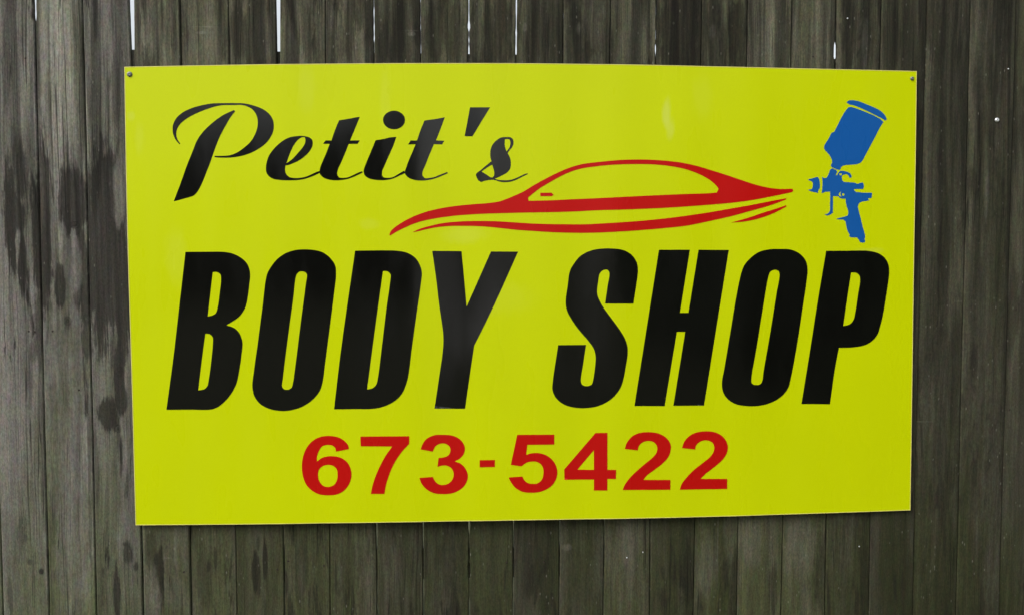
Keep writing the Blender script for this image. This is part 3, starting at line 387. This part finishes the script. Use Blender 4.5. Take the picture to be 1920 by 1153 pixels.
def added_hedge(x0, x1, y0, y1, h, count, size, seed):
    """mass of small leaves filling a long uneven shape, with a dense inner core"""
    hr = random.Random(seed)
    verts, faces = [], []
    for _ in range(count):
        x, y = hr.uniform(x0, x1), hr.uniform(y0, y1)
        top = h * (0.86 + 0.10 * math.sin(x * 0.9 + y * 0.7 + seed) + 0.06 * math.sin(x * 2.3 - y * 1.9))
        z = top * (1 - hr.random() ** 1.6)
        c = Vector((x, y, z))
        a = Vector((hr.uniform(-1, 1), hr.uniform(-1, 1), hr.uniform(-1, 1))).normalized()
        b = a.orthogonal().normalized()
        s = size * hr.uniform(0.6, 1.3)
        k = len(verts)
        verts += [c - a * s, c + b * s * 0.5, c + a * s, c - b * s * 0.5]
        faces.append((k, k + 1, k + 2, k + 3))
    me = bpy.data.meshes.new("added_hedge")
    me.from_pydata(verts, [], faces)
    me.materials.append(leaf_mat)
    o = bpy.data.objects.new("added_hedge", me)
    COL.objects.link(o)
    o["kind"] = "stuff"
    return o


added_hedge(-34, -1.2, -33, -30, 6.6, 16000, 0.30, 1)
added_hedge(5.4, 34, -33, -30, 6.6, 13000, 0.30, 2)
added_hedge(3.3, 5.0, -16, -1.4, 4.4, 22000, 0.14, 3)

# ------------------------------------------------------------------ fence
fence = empty("wooden_fence", (0, 0, 0))
fence["label"] = "weathered grey brown wooden fence of upright boards behind the yellow sign"
fence["category"] = "fence"

TOP, BOT, THICK = 2.44, 0.04, 0.015
mid_edges = [(a + b) / 2 for a, b in EDGES]
N_EXT = 5
PITCH = 0.1425
all_edges = [(mid_edges[0] - PITCH * k, mid_edges[0] - PITCH * k) for k in range(N_EXT, 0, -1)] + \
            [tuple(e) for e in EDGES] + \
            [(mid_edges[-1] + PITCH * k, mid_edges[-1] + PITCH * k) for k in range(1, N_EXT + 1)]
# gap width in mm at z = 2.25, 2.05, 1.6 and below, where boards have shrunk apart
GAPS = {1: (8.5, 4.5, 1.4, 1.4), 3: (17, 10.5, 5, 4.5), 6: (13.5, 9.0, 4, 2.0), 8: (2.7, 2.7, 2.5, 2.7), 9: (0.5, 0.5, 1.5, 2.5),
        10: (3.2, 3.6, 3, 3.2), 11: (4.2, 4.0, 2, 3.2), 14: (1.6, 2.6, 2, 2.0), 18: (2.0, 4.0, 2.5, 1.5), 7: (1.6, 1.5, 1.5, 1.5),
        13: (0.8, 0.8, 1.5, 2.0), 12: (0.7, 0.7, 1.4, 2.2), 2: (2.5, 2.5, 2.5, 2.5), 17: (2.4, 2.4, 2, 1.5)}
JAG = {8: 1.9, 9: 1.5, 10: 3.8, 11: 1.8, 14: 0.9, 1: 1.0, 18: 1.2}


def interp(z, pts):
    if z >= pts[0][0]:
        return pts[0][1]
    for (za, a), (zb, b) in zip(pts, pts[1:]):
        if z >= zb:
            return b + (a - b) * (z - zb) / (za - zb)
    return pts[-1][1]


zs = [BOT, 0.15, 0.25]
z = 0.33
while z < 0.66:
    zs.append(z)
    z += 0.016
zs += [0.75, 0.9, 1.05, 1.2, 1.35, 1.5, 1.65, 1.8, 1.92]
z = 2.0
while z < 2.26:
    zs.append(z)
    z += 0.012
zs += [2.3, 2.36, 2.4, TOP]

edge_profile = []          # per joint: centre line and half gap at each level
for k, (xt, xb) in enumerate(all_edges):
    kk = k - N_EXT
    g4 = GAPS.get(kk, (0.9, 0.9, 0.9, 0.9))
    jag = JAG.get(kk, 0.35)
    er = random.Random(100 + k)
    prof = []
    hold, hv = 0, 0.0
    wa = er.random() * 6
    for z in zs:
        if hold <= 0:
            hold = er.choice((1, 1, 2, 3))
            hv = er.uniform(-jag, jag)
        hold -= 1
        xc = xb + (xt - xb) * (z - 0.508) / (2.137 - 0.508) + 0.0006 * math.sin(z * 7 + wa)
        g = interp(z, [(2.25, g4[0]), (2.05, g4[1]), (1.6, g4[2]), (0.6, g4[3])]) + hv
        if kk == 18 and 2.055 < z < 2.10:
            g += 5.5
        if kk == 14 and 2.07 < z < 2.095:
            g += 3.0
        if kk == 1 and z < 2.14:
            g = min(g, 3.0)
        prof.append((xc, max(g, 0.5) / 2000.0))
    edge_profile.append(prof)

# look of each board in view, left to right: brightness, mildew threshold, mildew amount, algae
LOOK = [(1.16, .60, .95, 0.40), (1.21, .60, .9, 0.55), (1.04, .57, .95, 0.35), (0.75, .55, .75, 0.38), (0.70, .54, .75, 0.38),
        (0.53, .53, .75, 0.38), (0.61, .53, .75, 0.43), (0.57, .53, .75, 0.43), (0.46, .53, .75, 0.43), (0.48, .53, .75, 0.43),
        (0.50, .53, .75, 0.43), (0.39, .52, .7, 0.43), (0.40, .52, .7, 0.43), (0.64, .57, .65, 0.43), (0.40, .51, .85, 0.48),
        (0.50, .52, .75, 0.53), (0.68, .58, .65, 0.43), (0.64, .58, .65, 0.38), (0.42, .53, .75, 0.43), (0.34, .53, .65, 0.48),
        (0.37, .53, .65, 0.48), (0.35, .53, .65, 0.48), (0.38, .53, .65, 0.53)]
LIGHT = (0.155, 0.147, 0.129)
DARK = (0.035, 0.0315, 0.025)
board_front = {}
for i in range(len(all_edges) - 1):
    L, R = edge_profile[i], edge_profile[i + 1]
    k = i - N_EXT
    br = random.Random(900 + i)
    x_mid = (all_edges[i][0] + all_edges[i + 1][0]) / 2
    if 0 <= k < len(LOOK):
        look = LOOK[k]
    else:
        look = (1.0, .58, .8, .35) if k < 0 else (0.36, .53, .6, .35)
    cup = br.uniform(0.0006, 0.0022) if k < 12 else br.uniform(0.0035, 0.0058)
    if br.random() < 0.25 and k < 12:
        cup = -cup * 0.7
    y_off = br.uniform(-0.0022, 0.0022)
    tilt = br.uniform(-0.0022, 0.0022)
    bm = bmesh.new()
    TS = (0.0, 0.022, 0.16, 0.33, 0.5, 0.67, 0.84, 0.978, 1.0)
    rows = []
    for z, (xl, gl), (xr, gr) in zip(zs, L, R):
        a, b = xl + gl - x_mid, xr - gr - x_mid
        if z > 2.41:
            a += 0.018
            b -= 0.018
        row = []
        for t in TS:
            y = -cup * (1 - (2 * t - 1) ** 2) + y_off + tilt * (2 * t - 1)
            if t in (0.0, 1.0):
                y += 0.0030
            row.append(bm.verts.new((a + (b - a) * t, y, z)))
        row.append(bm.verts.new((b, THICK, z)))
        row.append(bm.verts.new((a, THICK, z)))
        rows.append(row)
    m = len(rows[0])
    for ra, rb in zip(rows, rows[1:]):
        for j in range(m):
            jn = (j + 1) % m
            bm.faces.new((ra[j], ra[jn], rb[jn], rb[j]))
    bm.faces.new(rows[0][::-1])
    bm.faces.new(rows[-1])
    x0, x1 = all_edges[i][0], all_edges[i + 1][0]
    st = [(s[0] - x_mid, s[1], s[2], s[3], s[4]) for s in STAINS_AND_SHADE if x0 - 0.01 < s[0] < x1 + 0.01]
    kn = [(s[0] - x_mid, s[1], s[2], s[3]) for s in KNOTS if x0 < s[0] < x1]
    pl = [(s[0] - x_mid, s[1], s[2], s[3], s[4]) for s in PALE if x0 < s[0] < x1]
    b_, at, amt, grn = look
    olive = min(max((1.05 - b_) / 0.4, 0.0), 1.0)
    light = tuple(c * b_ * (1 - olive * o_) for c, o_ in zip(LIGHT, (0.02, 0.0, 0.24)))
    dark = tuple(c * (0.44 + 0.38 * b_) * (1 - olive * o_) for c, o_ in zip(DARK, (0.02, 0.0, 0.24)))
    mat = wood_material(light, dark, at, amt, grn, 1.0 + i * 1.371, st, kn, pl)
    link("board", bm, mat, fence, 35, (x_mid, 0, 0))
    board_front[i] = (x0, x1, x_mid, cup, y_off, tilt)


def front_y(x):
    for x0, x1, xm, cup, yo, ti in board_front.values():
        if x0 <= x < x1:
            t = (x - x0) / (x1 - x0)
            return -cup * (1 - (2 * t - 1) ** 2) + yo + ti * (2 * t - 1)
    return 0.0


rail_mat = wood_material((0.13, 0.12, 0.10), (0.05, 0.045, 0.035), 0.55, 0.6, 0.2, 77.0, [], [], [])
XA, XB = all_edges[0][0] + 0.01, all_edges[-1][0] - 0.01
for za, zb in ((0.432, 0.530), (1.21, 1.30), (1.965, 2.056)):
    bm = bmesh.new()
    box(bm, XA, XB, THICK + 0.0005, THICK + 0.0385, za, zb)
    bmesh.ops.bevel(bm, geom=bm.edges[:], offset=0.003, segments=1, affect='EDGES')
    link("rail", bm, rail_mat, fence)
for xp in (-1.62, 0.88):
    bm = bmesh.new()
    box(bm, xp - 0.045, xp + 0.045, THICK + 0.0395, THICK + 0.129, -0.3, 2.36)
    bmesh.ops.bevel(bm, geom=bm.edges[:], offset=0.004, segments=1, affect='EDGES')
    link("post", bm, rail_mat, fence)


def dome(bm, cx, y, cz, r, h, seg=10, slot=False):
    """round head with its base on y, bulging towards the viewer (-y)"""
    rings = []
    for (rr, hh) in ((1.0, 0.0), (0.97, 0.45), (0.75, 0.8), (0.4, 0.97)):
        rings.append([bm.verts.new((cx + r * rr * math.cos(2 * math.pi * s / seg), y - h * hh,
                                    cz + r * rr * math.sin(2 * math.pi * s / seg))) for s in range(seg)])
    for a, b in zip(rings, rings[1:]):
        for s in range(seg):
            bm.faces.new((a[s], a[(s + 1) % seg], b[(s + 1) % seg], b[s]))
    c = bm.verts.new((cx, y - h * (0.55 if slot else 1.0), cz))
    for s in range(seg):
        bm.faces.new((rings[-1][s], rings[-1][(s + 1) % seg], c))


steel = plain_material("galvanised_steel", (0.20, 0.21, 0.19), 0.6, 0.8, 0.2, 300)
zinc = plain_material("bright_zinc", (0.75, 0.77, 0.78), 0.35, 0.7, 0.1, 300)
rust = plain_material("rusty_iron", (0.022, 0.014, 0.010), 0.8, 0.2, 0.3, 300)

bm0 = bmesh.new()
dome(bm0, 0, 0, 0, 0.0030, 0.0010, 8)
nail_proto = link("nail", bm0, rust, fence, 40)
bm0 = bmesh.new()
dome(bm0, 0, 0, 0, 0.0024, 0.0014, 8)
bright_me = link("nail", bm0, zinc, fence, 40)
first = {id(nail_proto): True, id(bright_me): True}
for proto, spots in ((nail_proto, [p for p in NAILS if p not in BRIGHT_NAILS]), (bright_me, BRIGHT_NAILS)):
    for j, (x, z) in enumerate(spots):
        o = proto
        if j:
            o = proto.copy()
            COL.objects.link(o)
            o.parent = fence
        o.location = (x, front_y(x) - 0.0002, z)
for (x, z) in SPARE_SCREW:
    bm = bmesh.new()
    dome(bm, 0, 0, 0, 0.0072, 0.0045, 12, True)
    o = link("screw", bm, zinc, fence, 40, (x, front_y(x) - 0.0004, z))
    o["label"] = "bright round screw head alone in a board right of the sign"

# ------------------------------------------------------------------ sign
sign = empty("shop_sign", SIGN_AT)
sign["label"] = "large yellow body shop sign with black and red lettering screwed to the fence"
sign["category"] = "sign"
SHEET = 0.003


def bow(x):
    """how far the thin sheet bellies away from the fence at x metres from its left edge"""
    t = 2 * x / 2.42 - 1
    return 0.017 * (1 - t * t) + 0.0007 * math.sin(x * 17.0 + 1.0) * (1 - t * t) + 0.0005 * math.sin(x * 31.0) * (1 - t * t)


def bow_normals(o):
    """shade the sheet and its film as one continuous curved face; rims keep their own normals"""
    me = o.data
    nrm = [None] * len(me.loops)
    for p in me.polygons:
        front = abs(p.normal.y) > 0.5
        for li in p.loop_indices:
            if front:
                x = me.vertices[me.loops[li].vertex_index].co.x
                s = (bow(x + 1e-3) - bow(x - 1e-3)) / 2e-3
                nrm[li] = Vector((-s, -1, 0)).normalized() if p.normal.y < 0 else Vector((s, 1, 0)).normalized()
            else:
                nrm[li] = p.normal.copy()
    me.polygons.foreach_set("use_smooth", [True] * len(me.polygons))
    me.normals_split_custom_set(nrm)
    return o


def curve_points(ctrl, step=6.0):
    """closed outline in mm -> dense points: smooth between corners, corners kept sharp"""
    n = len(ctrl)
    P = [(c[0], c[1]) for c in ctrl]
    corner = [c[2] for c in ctrl]
    out = []
    for i in range(n):
        p1, p2 = P[i], P[(i + 1) % n]
        p0 = P[i - 1] if not corner[i] else (2 * p1[0] - p2[0], 2 * p1[1] - p2[1])
        p3 = P[(i + 2) % n] if not corner[(i + 1) % n] else (2 * p2[0] - p1[0], 2 * p2[1] - p1[1])
        d01 = max(math.dist(p0, p1), 1e-6) ** 0.5
        d12 = max(math.dist(p1, p2), 1e-6) ** 0.5
        d23 = max(math.dist(p2, p3), 1e-6) ** 0.5
        k = max(1, min(12, int(math.dist(p1, p2) / step)))
        m1 = [d12 * ((p1[a] - p0[a]) / d01 - (p2[a] - p0[a]) / (d01 + d12) + (p2[a] - p1[a]) / d12) for a in (0, 1)]
        m2 = [d12 * ((p2[a] - p1[a]) / d12 - (p3[a] - p1[a]) / (d12 + d23) + (p3[a] - p2[a]) / d23) for a in (0, 1)]
        for s in range(k):
            t = s / k
            h00, h10, h01, h11 = 2 * t**3 - 3 * t**2 + 1, t**3 - 2 * t**2 + t, -2 * t**3 + 3 * t**2, t**3 - t**2
            out.append(tuple(h00 * p1[a] + h10 * m1[a] + h01 * p2[a] + h11 * m2[a] for a in (0, 1)))
    return out


def sheet_mesh(contours, thick, base, step):
    """flat cut-out (outline first, then holes) laid on the bowed sheet; base = height of its back above the fence side"""
    loops = [[Vector((x / 1000, 0, z / 1000)) for x, z in curve_points(c, step)] for c in contours]
    flat = [v for l in loops for v in l]
    tris = tessellate_polygon([[(v.x, v.z, 0) for v in l] for l in loops])
    bm = bmesh.new()
    vs_ = [bm.verts.new(v) for v in flat]
    for t in tris:
        try:
            f = bm.faces.new([vs_[i] for i in t])
        except ValueError:
            continue
    bmesh.ops.dissolve_degenerate(bm, dist=1e-6, edges=bm.edges[:])
    for j in range(1, 61):
        x = j * 0.04
        bmesh.ops.bisect_plane(bm, geom=bm.verts[:] + bm.edges[:] + bm.faces[:], dist=1e-7, plane_co=(x, 0, 0), plane_no=(1, 0, 0))
    bm.normal_update()
    for f in bm.faces:
        if f.normal.y > 0:
            f.normal_flip()
    rim = [e for e in bm.edges if len(e.link_faces) == 1]
    back = {}
    for e in rim:
        for v in e.verts:
            if v not in back:
                back[v] = bm.verts.new(v.co + Vector((0, 1, 0)))
    for e in rim:
        a, b = e.verts
        l = e.link_loops[0]
        if l.vert == a:
            a, b = b, a
        # wall towards the sheet
        bm.faces.new((a, b, back[b], back[a]))
    for v in bm.verts:
        x = v.co.x
        v.co.y = -base - bow(x) - (0.0 if v.co.y > 0.5 else thick)
    return bm


yellow = sign_material("yellow_vinyl", (0.535, 0.620, 0.0), 0.30, 0.20, 0.06, GLARE)
VINYL = {
    'black': sign_material("black_vinyl", (0.003, 0.003, 0.0026), 0.13, 0.50, 0.1),
    'red': sign_material("red_vinyl", (0.46, 0.004, 0.003), 0.30, 0.22),
    'blue': sign_material("blue_vinyl", (0.007, 0.092, 0.34), 0.30, 0.25),
}

# pale strip added along the outline to imitate a bright halo
_dense = curve_points(PANEL, 40.0)
_area = sum(p_[0] * q_[1] - q_[0] * p_[1] for p_, q_ in zip(_dense, _dense[1:] + _dense[:1]))
SIDE = 1.0 if _area > 0 else -1.0
_n = len(_dense)
_ins = []
for i_, (x_, z_) in enumerate(_dense):
    xa, za = _dense[i_ - 1]
    xb, zb = _dense[(i_ + 1) % _n]
    n1 = Vector((-(z_ - za), x_ - xa)).normalized()
    n2 = Vector((-(zb - z_), xb - x_)).normalized()
    m_ = (n1 + n2).normalized()
    k_ = 1.9 / max(m_.dot(n1), 0.5)
    _ins.append((x_ - m_.x * -k_ * SIDE, z_ - m_.y * -k_ * SIDE, 1))
edge_halo_mat = plain_material("edge_halo", (0.66, 0.60, 0.16), 0.5, 0.0, 0.3, 30)
link("halo_strip", sheet_mesh([[(x_, z_, 1) for x_, z_ in _dense], _ins], 0.0003, SHEET, 1000.0), edge_halo_mat, sign)
bow_normals(link("panel", sheet_mesh([PANEL], SHEET, 0.0, 40.0), yellow, sign))
for name, label, mat, contours in GRAPHICS:
    o = link(name, sheet_mesh(contours, 0.0004, SHEET, 5.0), VINYL[mat], sign)
    bow_normals(o)
    o["label"] = label
for j, (x, z) in enumerate(SIGN_SCREWS):
    bm = bmesh.new()
    dome(bm, 0, 0, 0, 0.0080 if j == 0 else 0.0062, 0.0045, 12, True)
    link("screw", bm, steel, sign, 40, (x, -SHEET - bow(x), z))
